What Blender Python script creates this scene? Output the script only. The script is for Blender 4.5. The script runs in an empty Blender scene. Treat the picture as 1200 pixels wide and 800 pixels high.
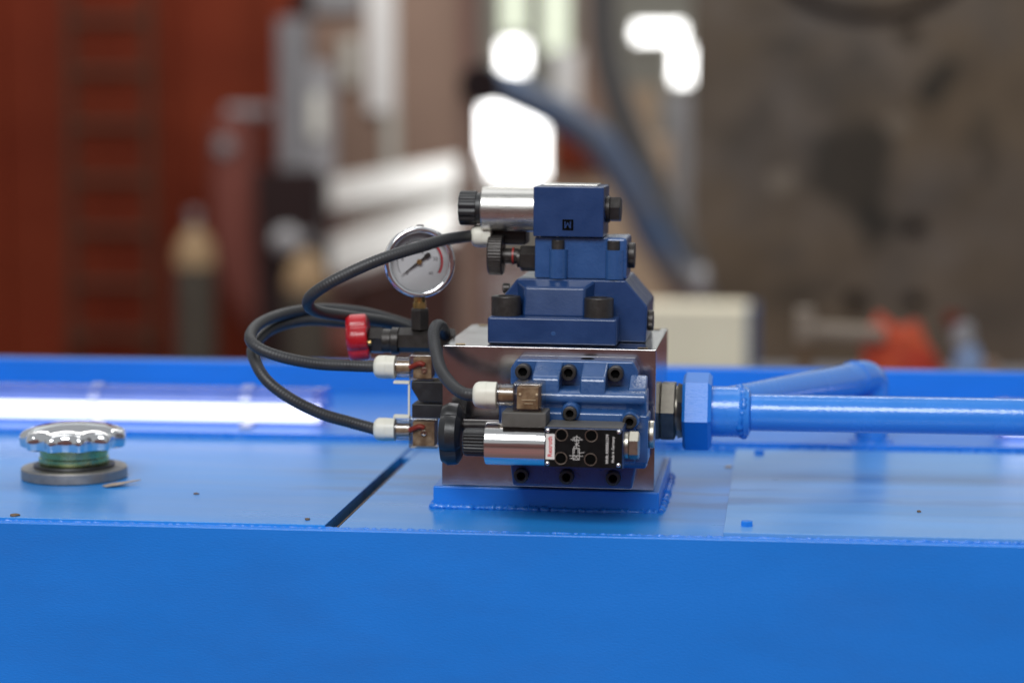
import bpy, bmesh, math, random
from mathutils import Vector, Matrix, Quaternion
R = math.radians
S = 0.001                      # everything below is written in millimetres
random.seed(7)
scene = bpy.context.scene
col = scene.collection

# ------------------------------------------------------------------ camera
cam_d = bpy.data.cameras.new('camera')
cam = bpy.data.objects.new('camera', cam_d)
col.objects.link(cam)
cam.location = (0.2003, -1.7439, 0.3445)
cam.rotation_euler = (R(90 - 6.178), 0, R(6.996))
cam_d.lens = 78.99
cam_d.sensor_width = 36
cam_d.clip_start = 0.05
cam_d.clip_end = 200
cam_d.dof.use_dof = True
cam_d.dof.focus_distance = 1.85
cam_d.dof.aperture_fstop = 2.7
scene.camera = cam

# ------------------------------------------------------------------ world and lamps of the hall
world = bpy.data.worlds.new('World')
scene.world = world
world.use_nodes = True
bg = world.node_tree.nodes['Background']
bg.inputs['Color'].default_value = (0.92, 0.96, 1.0, 1)
bg.inputs['Strength'].default_value = 0.42

def area(name, loc, target, sx, sy, power, color=(1, 1, 1)):
    d = bpy.data.lights.new(name, 'AREA')
    d.shape = 'RECTANGLE'; d.size = sx; d.size_y = sy
    d.energy = power; d.color = color
    o = bpy.data.objects.new(name, d)
    col.objects.link(o)
    o.location = loc
    v = Vector(target) - Vector(loc)
    o.rotation_euler = v.to_track_quat('-Z', 'Y').to_euler()
    return o
# roof lights over the machine, clerestory bands at the far end, one roof light behind the camera
area('roof_light', (-0.5, -3.9, 3.6), (0.0, 0.1, 0), 3.4, 2.0, 240, (0.96, 0.98, 1.0))
area('roof_light', (-1.0, 1.6, 5.0), (-0.1, 0.1, 0), 2.2, 3.0, 30, (0.96, 0.98, 1.0))
area('clerestory_light', (-1.5, 19.0, 4.85), (0, 0, 0.5), 34, 1.7, 128, (0.88, 0.96, 1.0))
area('clerestory_light', (-1.5, 19.0, 3.05), (0, 0, 0.5), 34, 1.5, 113, (0.88, 0.96, 1.0))
area('roof_light', (-1.5, 7.6, 6.0), (-1.3, 10.5, -0.5), 9, 3, 560, (1.0, 0.97, 0.93))

vs = scene.view_settings
vs.view_transform = 'Standard'; vs.look = 'None'; vs.exposure = 0.0; vs.gamma = 1.0
vs.use_curve_mapping = False
scene.cycles.max_bounces = 8
scene.cycles.transparent_max_bounces = 12
scene.cycles.sample_clamp_indirect = 6
scene.cycles.caustics_reflective = False
scene.cycles.caustics_refractive = False

# ------------------------------------------------------------------ materials
MATS = {}
def mat(name, base, rough=0.5, metal=0.0, coat=0.0, var=0.12, vscale=40.0, bump=0.0, bscale=300.0,
        rvar=0.08, spec=0.5, second=None, smix=0.5, sscale=8.0, stretch=(1, 1, 1), emit=None, estr=0, ior=1.5, coat_rough=0.08):
    m = bpy.data.materials.new(name); m.use_nodes = True
    nt = m.node_tree; N = nt.nodes; L = nt.links
    p = N['Principled BSDF']
    p.inputs['Roughness'].default_value = rough
    p.inputs['Metallic'].default_value = metal
    p.inputs['IOR'].default_value = ior
    p.inputs['Specular IOR Level'].default_value = spec
    p.inputs['Coat Weight'].default_value = coat
    p.inputs['Coat Roughness'].default_value = coat_rough
    tc = N.new('ShaderNodeTexCoord'); mp = N.new('ShaderNodeMapping')
    mp.inputs['Scale'].default_value = stretch
    L.new(tc.outputs['Object'], mp.inputs['Vector'])
    n1 = N.new('ShaderNodeTexNoise'); n1.inputs['Scale'].default_value = vscale
    n1.inputs['Detail'].default_value = 6; n1.inputs['Roughness'].default_value = 0.6
    L.new(mp.outputs['Vector'], n1.inputs['Vector'])
    mr = N.new('ShaderNodeMapRange'); mr.inputs['From Min'].default_value = 0.3; mr.inputs['From Max'].default_value = 0.7
    mr.inputs['To Min'].default_value = 1 - var; mr.inputs['To Max'].default_value = 1 + var
    L.new(n1.outputs['Fac'], mr.inputs['Value'])
    vm = N.new('ShaderNodeVectorMath'); vm.operation = 'SCALE'
    vm.inputs[0].default_value = base[:3]
    if second is not None:
        n2 = N.new('ShaderNodeTexNoise'); n2.inputs['Scale'].default_value = sscale
        n2.inputs['Detail'].default_value = 5; n2.inputs['Roughness'].default_value = 0.65
        L.new(mp.outputs['Vector'], n2.inputs['Vector'])
        r2 = N.new('ShaderNodeMapRange'); r2.inputs['From Min'].default_value = smix - 0.12; r2.inputs['From Max'].default_value = smix + 0.12
        L.new(n2.outputs['Fac'], r2.inputs['Value'])
        mx = N.new('ShaderNodeMix'); mx.data_type = 'RGBA'
        mx.inputs[6].default_value = (*base[:3], 1); mx.inputs[7].default_value = (*second[:3], 1)
        L.new(r2.outputs['Result'], mx.inputs[0])
        L.new(mx.outputs[2], vm.inputs[0])
    L.new(mr.outputs['Result'], vm.inputs['Scale'])
    L.new(vm.outputs['Vector'], p.inputs['Base Color'])
    if rvar:
        rr = N.new('ShaderNodeMapRange'); rr.inputs['From Min'].default_value = 0.3; rr.inputs['From Max'].default_value = 0.7
        rr.inputs['To Min'].default_value = max(0.02, rough - rvar); rr.inputs['To Max'].default_value = rough + rvar
        L.new(n1.outputs['Fac'], rr.inputs['Value']); L.new(rr.outputs['Result'], p.inputs['Roughness'])
    if bump:
        n3 = N.new('ShaderNodeTexNoise'); n3.inputs['Scale'].default_value = bscale; n3.inputs['Detail'].default_value = 3
        L.new(mp.outputs['Vector'], n3.inputs['Vector'])
        b = N.new('ShaderNodeBump'); b.inputs['Strength'].default_value = bump; b.inputs['Distance'].default_value = 0.001
        L.new(n3.outputs['Fac'], b.inputs['Height']); L.new(b.outputs['Normal'], p.inputs['Normal'])
        if coat: L.new(b.outputs['Normal'], p.inputs['Coat Normal'])
    if emit:
        p.inputs['Emission Color'].default_value = (*emit, 1); p.inputs['Emission Strength'].default_value = estr
    MATS[name] = m
    return m

def clear_mat(name, tint, rough, fac=0.10):
    """thin clear plastic: tinted see-through film with a fresnel gloss"""
    m = bpy.data.materials.new(name); m.use_nodes = True
    nt = m.node_tree; N = nt.nodes; L = nt.links
    N.remove(N['Principled BSDF'])
    t = N.new('ShaderNodeBsdfTransparent'); t.inputs['Color'].default_value = (*tint, 1)
    g = N.new('ShaderNodeBsdfGlossy'); g.inputs['Roughness'].default_value = rough
    lw = N.new('ShaderNodeLayerWeight'); lw.inputs['Blend'].default_value = 0.5
    pw = N.new('ShaderNodeMath'); pw.operation = 'POWER'; pw.inputs[1].default_value = 5
    L.new(lw.outputs['Facing'], pw.inputs[0])
    ad = N.new('ShaderNodeMath'); ad.operation = 'ADD'; ad.use_clamp = True; ad.inputs[1].default_value = 0.04 + fac
    mx = N.new('ShaderNodeMixShader')
    L.new(pw.outputs[0], ad.inputs[0]); L.new(ad.outputs[0], mx.inputs['Fac'])
    L.new(t.outputs[0], mx.inputs[1]); L.new(g.outputs[0], mx.inputs[2])
    L.new(mx.outputs[0], N['Material Output'].inputs['Surface'])
    MATS[name] = m
    return m

mat('tank_paint', (0.012, 0.195, 0.70), 0.36, spec=0.35, coat=0.2, var=0.05, vscale=5, second=(0.016, 0.170, 0.60), smix=0.58, sscale=3, stretch=(1, 1, 2.5), bump=0.22, bscale=300, rvar=0.06, coat_rough=0.16)
mat('tank_top_paint', (0.018, 0.25, 0.70), 0.32, coat=0.2, second=(0.026, 0.22, 0.61), smix=0.56, sscale=5, var=0.07, vscale=7, bump=0.03, bscale=260, rvar=0.06, stretch=(0.35, 2.2, 1), coat_rough=0.2)
mat('cover_paint', (0.11, 0.33, 0.70), 0.33, coat=0.2, second=(0.11, 0.30, 0.62), smix=0.55, sscale=4, var=0.07, vscale=9, bump=0.03, bscale=260, rvar=0.06, stretch=(0.35, 2.2, 1), coat_rough=0.2)
mat('dark_zinc', (0.17, 0.155, 0.13), 0.36, metal=0.9, var=0.2, vscale=120)
mat('pipe_paint', (0.03, 0.22, 0.70), 0.24, coat=0.5, var=0.05, vscale=25, bump=0.22, bscale=330, coat_rough=0.08)
mat('weld_paint', (0.014, 0.185, 0.66), 0.32, coat=0.3, var=0.08, vscale=90, bump=0.5, bscale=500)
mat('valve_paint', (0.009, 0.037, 0.128), 0.40, coat=0.45, spec=0.35, var=0.10, vscale=60, bump=0.11, bscale=520, coat_rough=0.13)
mat('cast_paint', (0.020, 0.075, 0.22), 0.30, coat=0.6, var=0.10, vscale=50, bump=0.2, bscale=420, coat_rough=0.15)
mat('ground_steel', (0.64, 0.62, 0.615), 0.17, metal=1.0, var=0.14, vscale=26, bump=0.03, bscale=120, rvar=0.04, second=(0.52, 0.48, 0.47), smix=0.55, sscale=14)
mat('chrome', (0.80, 0.80, 0.81), 0.06, metal=1.0, var=0.04, vscale=60, rvar=0.03)
mat('coil_chrome', (0.80, 0.79, 0.78), 0.11, metal=1.0, var=0.06, vscale=50, rvar=0.04, bump=0.10, bscale=70, stretch=(0.25, 5, 5))
mat('satin_steel', (0.56, 0.545, 0.51), 0.30, metal=1.0, var=0.05, vscale=90, rvar=0.05, stretch=(1, 12, 12))
mat('zinc_steel', (0.50, 0.47, 0.40), 0.34, metal=1.0, var=0.15, vscale=120)
mat('zinc_green', (0.36, 0.45, 0.17), 0.25, metal=1.0, var=0.25, vscale=60, second=(0.48, 0.46, 0.26), smix=0.6, sscale=40)
mat('aged_steel', (0.30, 0.28, 0.26), 0.45, metal=0.8, var=0.2, vscale=60)
mat('black_oxide', (0.045, 0.040, 0.037), 0.38, metal=0.5, var=0.2, vscale=150, bump=0.15, bscale=600)
mat('black_plastic', (0.018, 0.018, 0.019), 0.42, var=0.2, vscale=120, bump=0.1, bscale=600)
mat('grey_plastic', (0.085, 0.08, 0.072), 0.5, var=0.12, vscale=120)
mat('socket_black', (0.002, 0.002, 0.002), 0.8, var=0.1, spec=0.05)
mat('conduit', (0.032, 0.032, 0.034), 0.48, var=0.2, vscale=60)
mat('white_plastic', (0.72, 0.70, 0.60), 0.42, var=0.05, vscale=80)
mat('brown_inner', (0.20, 0.145, 0.10), 0.4, var=0.3, vscale=120, second=(0.42, 0.36, 0.28), smix=0.55, sscale=90)
mat('red_wire', (0.28, 0.025, 0.02), 0.35, var=0.1)
mat('red_plastic', (0.55, 0.012, 0.022), 0.30, var=0.10, vscale=60, coat=0.2)
mat('brass', (0.62, 0.42, 0.16), 0.3, metal=1.0, var=0.15, vscale=200)
mat('dial_white', (0.62, 0.62, 0.63), 0.5, var=0.03)
mat('print_black', (0.01, 0.01, 0.01), 0.5, var=0.0)
mat('print_grey', (0.07, 0.07, 0.075), 0.5, var=0.0)
mat('print_white', (0.62, 0.60, 0.58), 0.5, var=0.05)
mat('print_red', (0.60, 0.02, 0.035), 0.5, var=0.0)
mat('plate_black', (0.004, 0.004, 0.0045), 0.42, var=0.2, vscale=200, spec=0.2)
mat('sticker', (0.72, 0.70, 0.68), 0.45, var=0.03)
mat('led_dot', (0.85, 0.82, 0.7), 0.25, var=0.0)
mat('rust_edge', (0.14, 0.085, 0.045), 0.8, var=0.4, vscale=60, bump=0.5, bscale=300)
mat('groove_dark', (0.012, 0.012, 0.014), 0.8, var=0.3)
mat('scrap', (0.42, 0.33, 0.25), 0.7, var=0.3, vscale=150)
mat('lamp_tube', (1, 1, 1), 0.4, var=0, emit=(1.0, 1.0, 1.0), estr=1.45)
mat('lamp_metal', (0.62, 0.63, 0.70), 0.4, metal=0.2, var=0.05)
mat('lamp_back', (0.11, 0.20, 0.50), 0.5, var=0.06)
clear_mat('clear_brown', (0.86, 0.78, 0.68), 0.10, 0.08)
clear_mat('clear_glass', (0.97, 0.97, 0.97), 0.03, 0.0)
clear_mat('clear_lens', (0.84, 0.85, 0.98), 0.25, 0.0)
clear_mat('clear_clip', (0.90, 0.91, 0.97), 0.3, 0.10)
# far things
mat('far_red', (0.160, 0.026, 0.009), 0.6, var=0.12, vscale=1.2, second=(0.125, 0.017, 0.006), sscale=0.5, spec=0.15)
mat('far_ladder', (0.064, 0.028, 0.017), 0.7, var=0.1, vscale=5, spec=0.15)
mat('far_duct', (0.19, 0.062, 0.048), 0.6, var=0.08, vscale=4, spec=0.15)
mat('far_grey', (0.20, 0.20, 0.21), 0.5, var=0.1, vscale=4)
mat('far_grey_light', (0.32, 0.32, 0.33), 0.5, var=0.1, vscale=4)
mat('far_black', (0.022, 0.012, 0.012), 0.6, var=0.2, vscale=4, spec=0.15)
mat('far_mauve', (0.32, 0.22, 0.17), 0.6, var=0.10, vscale=2, spec=0.15)
mat('far_mauve_dark', (0.20, 0.11, 0.095), 0.6, var=0.12, vscale=2, spec=0.15)
mat('far_white', (0.90, 0.90, 0.88), 0.35, var=0.05, vscale=2)
mat('far_gloss', (0.88, 0.89, 0.86), 0.22, spec=1.0, var=0.04, vscale=2)
mat('far_pale', (0.62, 0.62, 0.56), 0.5, var=0.08, vscale=3)
mat('far_tan', (0.40, 0.30, 0.21), 0.6, var=0.12, vscale=3, spec=0.15)
mat('far_wall', (0.34, 0.33, 0.28), 0.8, var=0.15, vscale=0.8)
mat('far_navy', (0.030, 0.055, 0.10), 0.5, var=0.15, vscale=4)
mat('far_armblue', (0.055, 0.10, 0.19), 0.5, var=0.15, vscale=5, second=(0.16, 0.14, 0.12), smix=0.55, sscale=3)
mat('far_armdark', (0.10, 0.095, 0.09), 0.6, var=0.15, vscale=5)
mat('bottle_body', (0.070, 0.062, 0.050), 0.5, var=0.15, vscale=6, spec=0.15)
mat('bottle_top', (0.30, 0.205, 0.115), 0.5, var=0.15, vscale=8, spec=0.15)
mat('box_cream', (0.92, 0.84, 0.64), 0.7, var=0.06, vscale=4)
mat('box_blue', (0.04, 0.08, 0.18), 0.6, var=0.08, vscale=6)
mat('orange_cloth', (0.52, 0.085, 0.02), 0.8, var=0.3, vscale=30, second=(0.42, 0.03, 0.015), sscale=14)
mat('wood_handle', (0.26, 0.21, 0.16), 0.7, var=0.2, vscale=30, stretch=(1, 8, 8))
mat('far_skyblue', (0.22, 0.32, 0.52), 0.4, var=0.05)
mat('hall_floor', (0.23, 0.105, 0.095), 0.6, spec=0.15, var=0.25, vscale=3, second=(0.15, 0.12, 0.115), smix=0.52, sscale=0.8)
mat('reflection_tint_paint', (0.58, 0.25, 0.22), 0.6, spec=0.15, var=0.25, vscale=1.5, second=(0.46, 0.36, 0.35), smix=0.55, sscale=0.7)  # red-brown of the unseen wall added to colour the metal reflections
mat('window_pane', (1, 1, 1), 0.4, var=0, emit=(1.0, 1.0, 0.99), estr=5.0)
mat('window_pane_green', (1, 1, 1), 0.4, var=0, emit=(0.80, 0.92, 0.62), estr=0.80)

def ragged_patches(m, spots, colour, plane, ragged, nscale, soft=(0.8, 1.15)):
    """stains and other colour patches with their own ragged outline on a material; spots: (u, v, ru, rv, strength) in object metres"""
    N = m.node_tree.nodes; L = m.node_tree.links
    p = N['Principled BSDF']
    prev = p.inputs['Base Color'].links[0].from_socket
    tc = N.new('ShaderNodeTexCoord')
    nz = N.new('ShaderNodeTexNoise'); nz.inputs['Scale'].default_value = nscale; nz.inputs['Detail'].default_value = 4
    L.new(tc.outputs['Object'], nz.inputs['Vector'])
    sub = N.new('ShaderNodeVectorMath'); sub.operation = 'SUBTRACT'; sub.inputs[1].default_value = (0.5, 0.5, 0.5)
    L.new(nz.outputs['Color'], sub.inputs[0])
    sc = N.new('ShaderNodeVectorMath'); sc.operation = 'SCALE'; sc.inputs['Scale'].default_value = ragged
    L.new(sub.outputs[0], sc.inputs[0])
    ad = N.new('ShaderNodeVectorMath'); ad.operation = 'ADD'
    L.new(tc.outputs['Object'], ad.inputs[0]); L.new(sc.outputs[0], ad.inputs[1])
    for (u, v, ru, rv, a) in spots:
        mp = N.new('ShaderNodeMapping'); mp.vector_type = 'POINT'
        if plane == 'XZ':
            mp.inputs['Location'].default_value = (-u / ru, 0, -v / rv); mp.inputs['Scale'].default_value = (1 / ru, 0, 1 / rv)
        else:
            mp.inputs['Location'].default_value = (-u / ru, -v / rv, 0); mp.inputs['Scale'].default_value = (1 / ru, 1 / rv, 0)
        L.new(ad.outputs[0], mp.inputs['Vector'])
        ln = N.new('ShaderNodeVectorMath'); ln.operation = 'LENGTH'; L.new(mp.outputs[0], ln.inputs[0])
        r = N.new('ShaderNodeMapRange'); r.inputs['From Min'].default_value = soft[0]; r.inputs['From Max'].default_value = soft[1]
        r.inputs['To Min'].default_value = a; r.inputs['To Max'].default_value = 0.0
        L.new(ln.outputs['Value'], r.inputs['Value'])
        mx = N.new('ShaderNodeMix'); mx.data_type = 'RGBA'
        mx.inputs[7].default_value = (*colour, 1)
        L.new(r.outputs['Result'], mx.inputs[0]); L.new(prev, mx.inputs[6]); prev = mx.outputs[2]
    L.new(prev, p.inputs['Base Color'])
m = mat('rust_plate', (0.118, 0.090, 0.062), 0.65, spec=0.15, var=0.36, vscale=2.4, second=(0.112, 0.100, 0.090), smix=0.52, sscale=0.9, rvar=0.1)
P_ = lambda x, z, rx, rz, a: (x - 1.2, z + 1.28, rx, rz, a)
ragged_patches(m, [P_(.50, .03, .21, .27, .72), P_(.62, -.22, .10, .12, .7), P_(.88, .45, .10, .06, .8), P_(.46, .42, .20, .15, .35), P_(.20, .55, .10, .05, .4), P_(.05, .25, .12, .10, .3), P_(1.12, .1, .08, .16, .4), P_(.30, -.55, .2, .06, .3)], (0.020, 0.020, 0.018), 'XZ', 0.45, 3.2)
ragged_patches(m, [P_(.17, -.03, .055, .04, .6), P_(.70, .22, .05, .05, .35)], (0.24, 0.21, 0.17), 'XZ', 0.2, 5.0)
# darker ragged streaks across the tank top around the valve block
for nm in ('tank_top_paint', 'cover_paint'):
    ragged_patches(MATS[nm], [(-.150, .175, .085, .010, .55), (-.145, .262, .10, .012, .5), (-.15, .225, .05, .006, .35), (.150, .150, .060, .014, .6), (.140, .205, .05, .008, .45), (.60, .160, .50, .010, .35), (-.46, .150, .05, .016, .25), (.06, .075, .09, .010, .3)], (0.030, 0.125, 0.36), 'XY', 0.030, 22, (0.5, 1.4))

# ------------------------------------------------------------------ mesh helpers (millimetres)
def new(): return bmesh.new()
def merge(bm, sub):
    me = bpy.data.meshes.new('tmp'); sub.to_mesh(me); sub.free(); bm.from_mesh(me); bpy.data.meshes.remove(me)
    return bm
def sharp_bevel(sub, w, seg=2, ang=35):
    es = [e for e in sub.edges if len(e.link_faces) == 2 and e.calc_face_angle(0) > R(ang)]
    if w > 0 and es:
        bmesh.ops.bevel(sub, geom=es, offset=w, segments=seg, profile=0.5, affect='EDGES', clamp_overlap=True)
    return sub
def box(bm, x0, x1, y0, y1, z0, z1, bev=0.0, seg=2):
    sub = new(); bmesh.ops.create_cube(sub, size=1)
    for v in sub.verts:
        v.co = Vector((x0 + (v.co.x + .5) * (x1 - x0), y0 + (v.co.y + .5) * (y1 - y0), z0 + (v.co.z + .5) * (z1 - z0)))
    sharp_bevel(sub, bev, seg)
    return merge(bm, sub)
AX = {'X': ((1, 0, 0), (0, 1, 0), (0, 0, 1)), 'Y': ((0, 1, 0), (1, 0, 0), (0, 0, 1)), 'Z': ((0, 0, 1), (1, 0, 0), (0, 1, 0))}
def basis(axis):
    if isinstance(axis, str): return [Vector(a) for a in AX[axis]]
    a = Vector(axis).normalized(); u = a.orthogonal().normalized(); return [a, u, a.cross(u)]
def loft(bm, axis, o, prof, seg=32, rf=None, phase=0.0, cap0=True, cap1=True, bev=0):
    """prof: list of (distance along the axis, radius); rf(angle, i): radius factor"""
    a, u, w = basis(axis); o = Vector(o); sub = new(); rings = []
    for i, (t, r) in enumerate(prof):
        ring = []
        for k in range(seg):
            th = 2 * math.pi * k / seg + phase
            rr = r * (rf(th, i) if rf else 1)
            ring.append(sub.verts.new(o + a * t + (u * math.cos(th) + w * math.sin(th)) * rr))
        rings.append(ring)
    for i in range(len(rings) - 1):
        for k in range(seg):
            sub.faces.new((rings[i][k], rings[i][(k + 1) % seg], rings[i + 1][(k + 1) % seg], rings[i + 1][k]))
    if cap0: sub.faces.new(rings[0])
    if cap1: sub.faces.new(list(reversed(rings[-1])))
    bmesh.ops.recalc_face_normals(sub, faces=sub.faces)
    sharp_bevel(sub, bev)
    return merge(bm, sub)
def cyl(bm, axis, o, length, r, seg=32, bev=0.0, phase=0.0):
    c = min(bev, r * .4, abs(length) * .4)
    s = 1 if length >= 0 else -1
    if c > 0: prof = [(0, r - c), (s * c * .3, r - c * .3), (s * c, r), (length - s * c, r), (length - s * c * .3, r - c * .3), (length, r - c)]
    else: prof = [(0, r), (length, r)]
    return loft(bm, axis, o, prof, seg, phase=phase)
def prism(bm, poly, plane, a0, a1, bev=0.0, seg=2):
    """poly in 'XZ' extruded along Y, 'YZ' along X, 'XY' along Z"""
    sub = new()
    def P(p, a):
        return {'XZ': (p[0], a, p[1]), 'YZ': (a, p[0], p[1]), 'XY': (p[0], p[1], a)}[plane]
    A = [sub.verts.new(P(p, a0)) for p in poly]; B = [sub.verts.new(P(p, a1)) for p in poly]
    sub.faces.new(A); sub.faces.new(list(reversed(B)))
    n = len(poly)
    for i in range(n): sub.faces.new((A[i], B[i], B[(i + 1) % n], A[(i + 1) % n]))
    bmesh.ops.recalc_face_normals(sub, faces=sub.faces)
    sharp_bevel(sub, bev, seg)
    return merge(bm, sub)
def spline(pts, step):
    """Catmull-Rom through pts, resampled every step mm"""
    P = [Vector(p) for p in pts]; P = [2 * P[0] - P[1]] + P + [2 * P[-1] - P[-2]]
    fine = []
    for i in range(1, len(P) - 2):
        for k in range(24):
            t = k / 24
            a, b, c, d = P[i - 1], P[i], P[i + 1], P[i + 2]
            fine.append(0.5 * ((2 * b) + (c - a) * t + (2 * a - 5 * b + 4 * c - d) * t * t + (3 * b - a - 3 * c + d) * t ** 3))
    fine.append(P[-2])
    out = [fine[0]]; acc = 0
    for i in range(1, len(fine)):
        seg = (fine[i] - fine[i - 1]); l = seg.length; pos = 0
        while acc + (l - pos) >= step:
            pos += step - acc; acc = 0
            out.append(fine[i - 1] + seg * (pos / l))
        acc += l - pos
    return out
def sweep(bm, path, r, seg=14, rmod=None):
    sub = new(); rings = []; prev = None
    for i, p in enumerate(path):
        t = (path[min(i + 1, len(path) - 1)] - path[max(i - 1, 0)]).normalized()
        if prev is None: u = t.orthogonal().normalized()
        else: u = (prev - t * prev.dot(t)).normalized()
        prev = u; w = t.cross(u)
        rr = r * (rmod(i) if rmod else 1)
        rings.append([sub.verts.new(p + (u * math.cos(2 * math.pi * k / seg) + w * math.sin(2 * math.pi * k / seg)) * rr) for k in range(seg)])
    for i in range(len(rings) - 1):
        for k in range(seg):
            sub.faces.new((rings[i][k], rings[i][(k + 1) % seg], rings[i + 1][(k + 1) % seg], rings[i + 1][k]))
    sub.faces.new(rings[0]); sub.faces.new(list(reversed(rings[-1])))
    bmesh.ops.recalc_face_normals(sub, faces=sub.faces)
    return merge(bm, sub)
def place(o, parent, origin):
    col.objects.link(o)
    if parent is not None:
        o.parent = parent
    else:
        o.location = Vector(origin) * S
def root_origin(o):
    while o.parent is not None: o = o.parent
    return Vector(o['_org'])
def obj(name, bm, material, parent=None, origin=None, smooth=38):
    """link bm as ONE mesh object; vertices are given in scene millimetres"""
    if parent is not None: org = root_origin(parent)
    else: org = Vector(origin)
    bmesh.ops.transform(bm, matrix=Matrix.Scale(S, 4) @ Matrix.Translation(-org), verts=bm.verts)
    me = bpy.data.meshes.new(name); bm.to_mesh(me); bm.free()
    if smooth:
        me.polygons.foreach_set('use_smooth', [True] * len(me.polygons)); me.set_sharp_from_angle(angle=R(smooth))
    me.materials.append(MATS[material])
    o = bpy.data.objects.new(name, me); place(o, parent, org)
    if smooth:
        wn = o.modifiers.new('flat_faces', 'WEIGHTED_NORMAL'); wn.keep_sharp = True; wn.weight = 80
    if parent is None: o['_org'] = list(org)
    return o
def thing(name, label, cat, origin, group=None):
    o = bpy.data.objects.new(name, None); o.empty_display_size = 0.02
    col.objects.link(o); o.location = Vector(origin) * S; o['_org'] = list(origin)
    o['label'] = label; o['category'] = cat
    if group: o['group'] = group
    return o
def tag(o, label, cat, group=None):
    o['label'] = label; o['category'] = cat
    if group: o['group'] = group
    return o
def hexr(rot=0.0, n=6):
    """radius factor that turns a round loft into an n-sided one; corners sit at rot + half a side (degrees); loft phase must be R(rot)"""
    r0 = R(rot)
    return lambda th, i: math.cos(math.pi / n) / math.cos(((th - r0 + math.pi / n) % (2 * math.pi / n)) - math.pi / n)
def text(name, body, size, material, parent, loc, rot, align='CENTER', extrude=0.05, bold=0.0):
    cu = bpy.data.curves.new(name, 'FONT'); cu.body = body; cu.size = size; cu.align_x = align; cu.align_y = 'CENTER'
    cu.extrude = extrude; cu.offset = bold; cu.resolution_u = 2
    t = bpy.data.objects.new('tmp', cu); col.objects.link(t)
    dg = bpy.context.evaluated_depsgraph_get(); dg.update()
    me = bpy.data.meshes.new_from_object(t.evaluated_get(dg))
    bpy.data.objects.remove(t); bpy.data.curves.remove(cu)
    b = new(); b.from_mesh(me); bpy.data.meshes.remove(me)
    bmesh.ops.transform(b, matrix=Matrix.Translation(Vector(loc)) @ rot.to_4x4(), verts=b.verts)
    return obj(name, b, material, parent, smooth=0)

# ================================================================== THE SETTING
b = new(); box(b, -30000, 30000, -25000, 40000, -1300, -1280)
o = obj('floor', b, 'hall_floor', origin=(0, 0, -1280)); o['kind'] = 'structure'
b = new(); box(b, -16000, 12000, 21000, 21200, -1280, 6500)
o = obj('back_wall', b, 'far_wall', origin=(-2000, 21000, -1280)); o['kind'] = 'structure'

b = new(); box(b, -11000, 11000, -9300, -9000, -1280, 1500)  # unseen wall added behind the camera to redden steel and chrome reflections
o = obj('reflection_tint_wall', b, 'reflection_tint_paint', origin=(0, -9000, -1280)); o['kind'] = 'structure'

# ------------------------------------------------------------------ oil tank of the press: the surface everything stands on
tank = thing('oil_tank', 'bright blue painted steel oil tank with flat top under the valve block', 'oil tank', (0, 0, -900))
def wobble(bm, amp, sc):
    from mathutils import noise
    for v in bm.verts: v.co += Vector((0, noise.noise(v.co * sc) * amp, noise.noise(v.co * sc + Vector((9, 4, 2))) * amp))
b = new(); box(b, -1500, 1500, 0, 8, -900, 0.8, 1.6, 3)
obj('front_wall', b, 'tank_paint', tank)
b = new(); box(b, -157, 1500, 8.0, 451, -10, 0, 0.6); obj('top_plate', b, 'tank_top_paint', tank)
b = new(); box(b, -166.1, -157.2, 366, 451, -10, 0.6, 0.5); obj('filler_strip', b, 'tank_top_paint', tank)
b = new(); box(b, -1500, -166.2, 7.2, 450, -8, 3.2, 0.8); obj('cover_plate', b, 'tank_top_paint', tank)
b = new(); box(b, -166.1, -157.1, 8.2, 366, -22, -14); obj('groove_floor', b, 'groove_dark', tank)
b = new(); box(b, -158.4, -157.1, 9, 330, -13.5, 0.35, 0.3); obj('rust_edge', b, 'rust_edge', tank)
cover = None
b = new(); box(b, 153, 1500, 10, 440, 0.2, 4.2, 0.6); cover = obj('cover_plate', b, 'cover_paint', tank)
for (x, y) in ((171, 39), (176, 407), (560, 39), (560, 407)):
    b = new(); loft(b, 'Z', (x, y, 4.0), [(0, 5.2), (3.6, 5.2), (4.4, 4.4)], 24, hexr())
    obj('bolt', b, 'tank_paint', cover)
b = new(); box(b, -1500, 1500, 451.3, 460, -12, 9, 1.5); obj('rear_strip', b, 'tank_paint', tank)
b = new(); box(b, -1500, 1500, 460.2, 800, -10, 6, 0.5); obj('rear_deck', b, 'tank_paint', tank)
b = new(); box(b, -1500, 1500, 800.3, 822, -60, 39.5, 2, 3); obj('rear_rail', b, 'tank_paint', tank)
b = new(); box(b, -1480, 1480, 801, 821, -900, -62); obj('rear_wall', b, 'tank_paint', tank)
def weld(name, pts, r, parent, seed, step=2.2, gap=0.0):
    rnd = random.Random(seed); path = spline(pts, step)
    b = new(); vals = [0.55 + 0.75 * rnd.random() for _ in path]
    ph = rnd.random() * 6
    def rm(i): return vals[i] * (0.7 + 0.45 * abs(math.sin(i * 0.9 + ph)))
    sweep(b, [p + Vector((0, rnd.uniform(-.5, .5) * r * .6, rnd.uniform(-.3, .3) * r * .5)) for p in path], r, 8, rm)
    return obj(name, b, 'weld_paint', parent, smooth=70)
weld('weld_bead', [(-1000, 450, 1.6), (-500, 450, 1.6), (0, 450, 0.6), (500, 450, 1.2), (1000, 450, 0.8)], 3.6, tank, 3)
weld('edge_bead', [(-1000, 7, 0.4), (-300, 7.5, 0.2), (100, 7.6, 0.2), (500, 8.2, 1.3), (1000, 8.2, 1.4)], 1.5, tank, 5)
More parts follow.
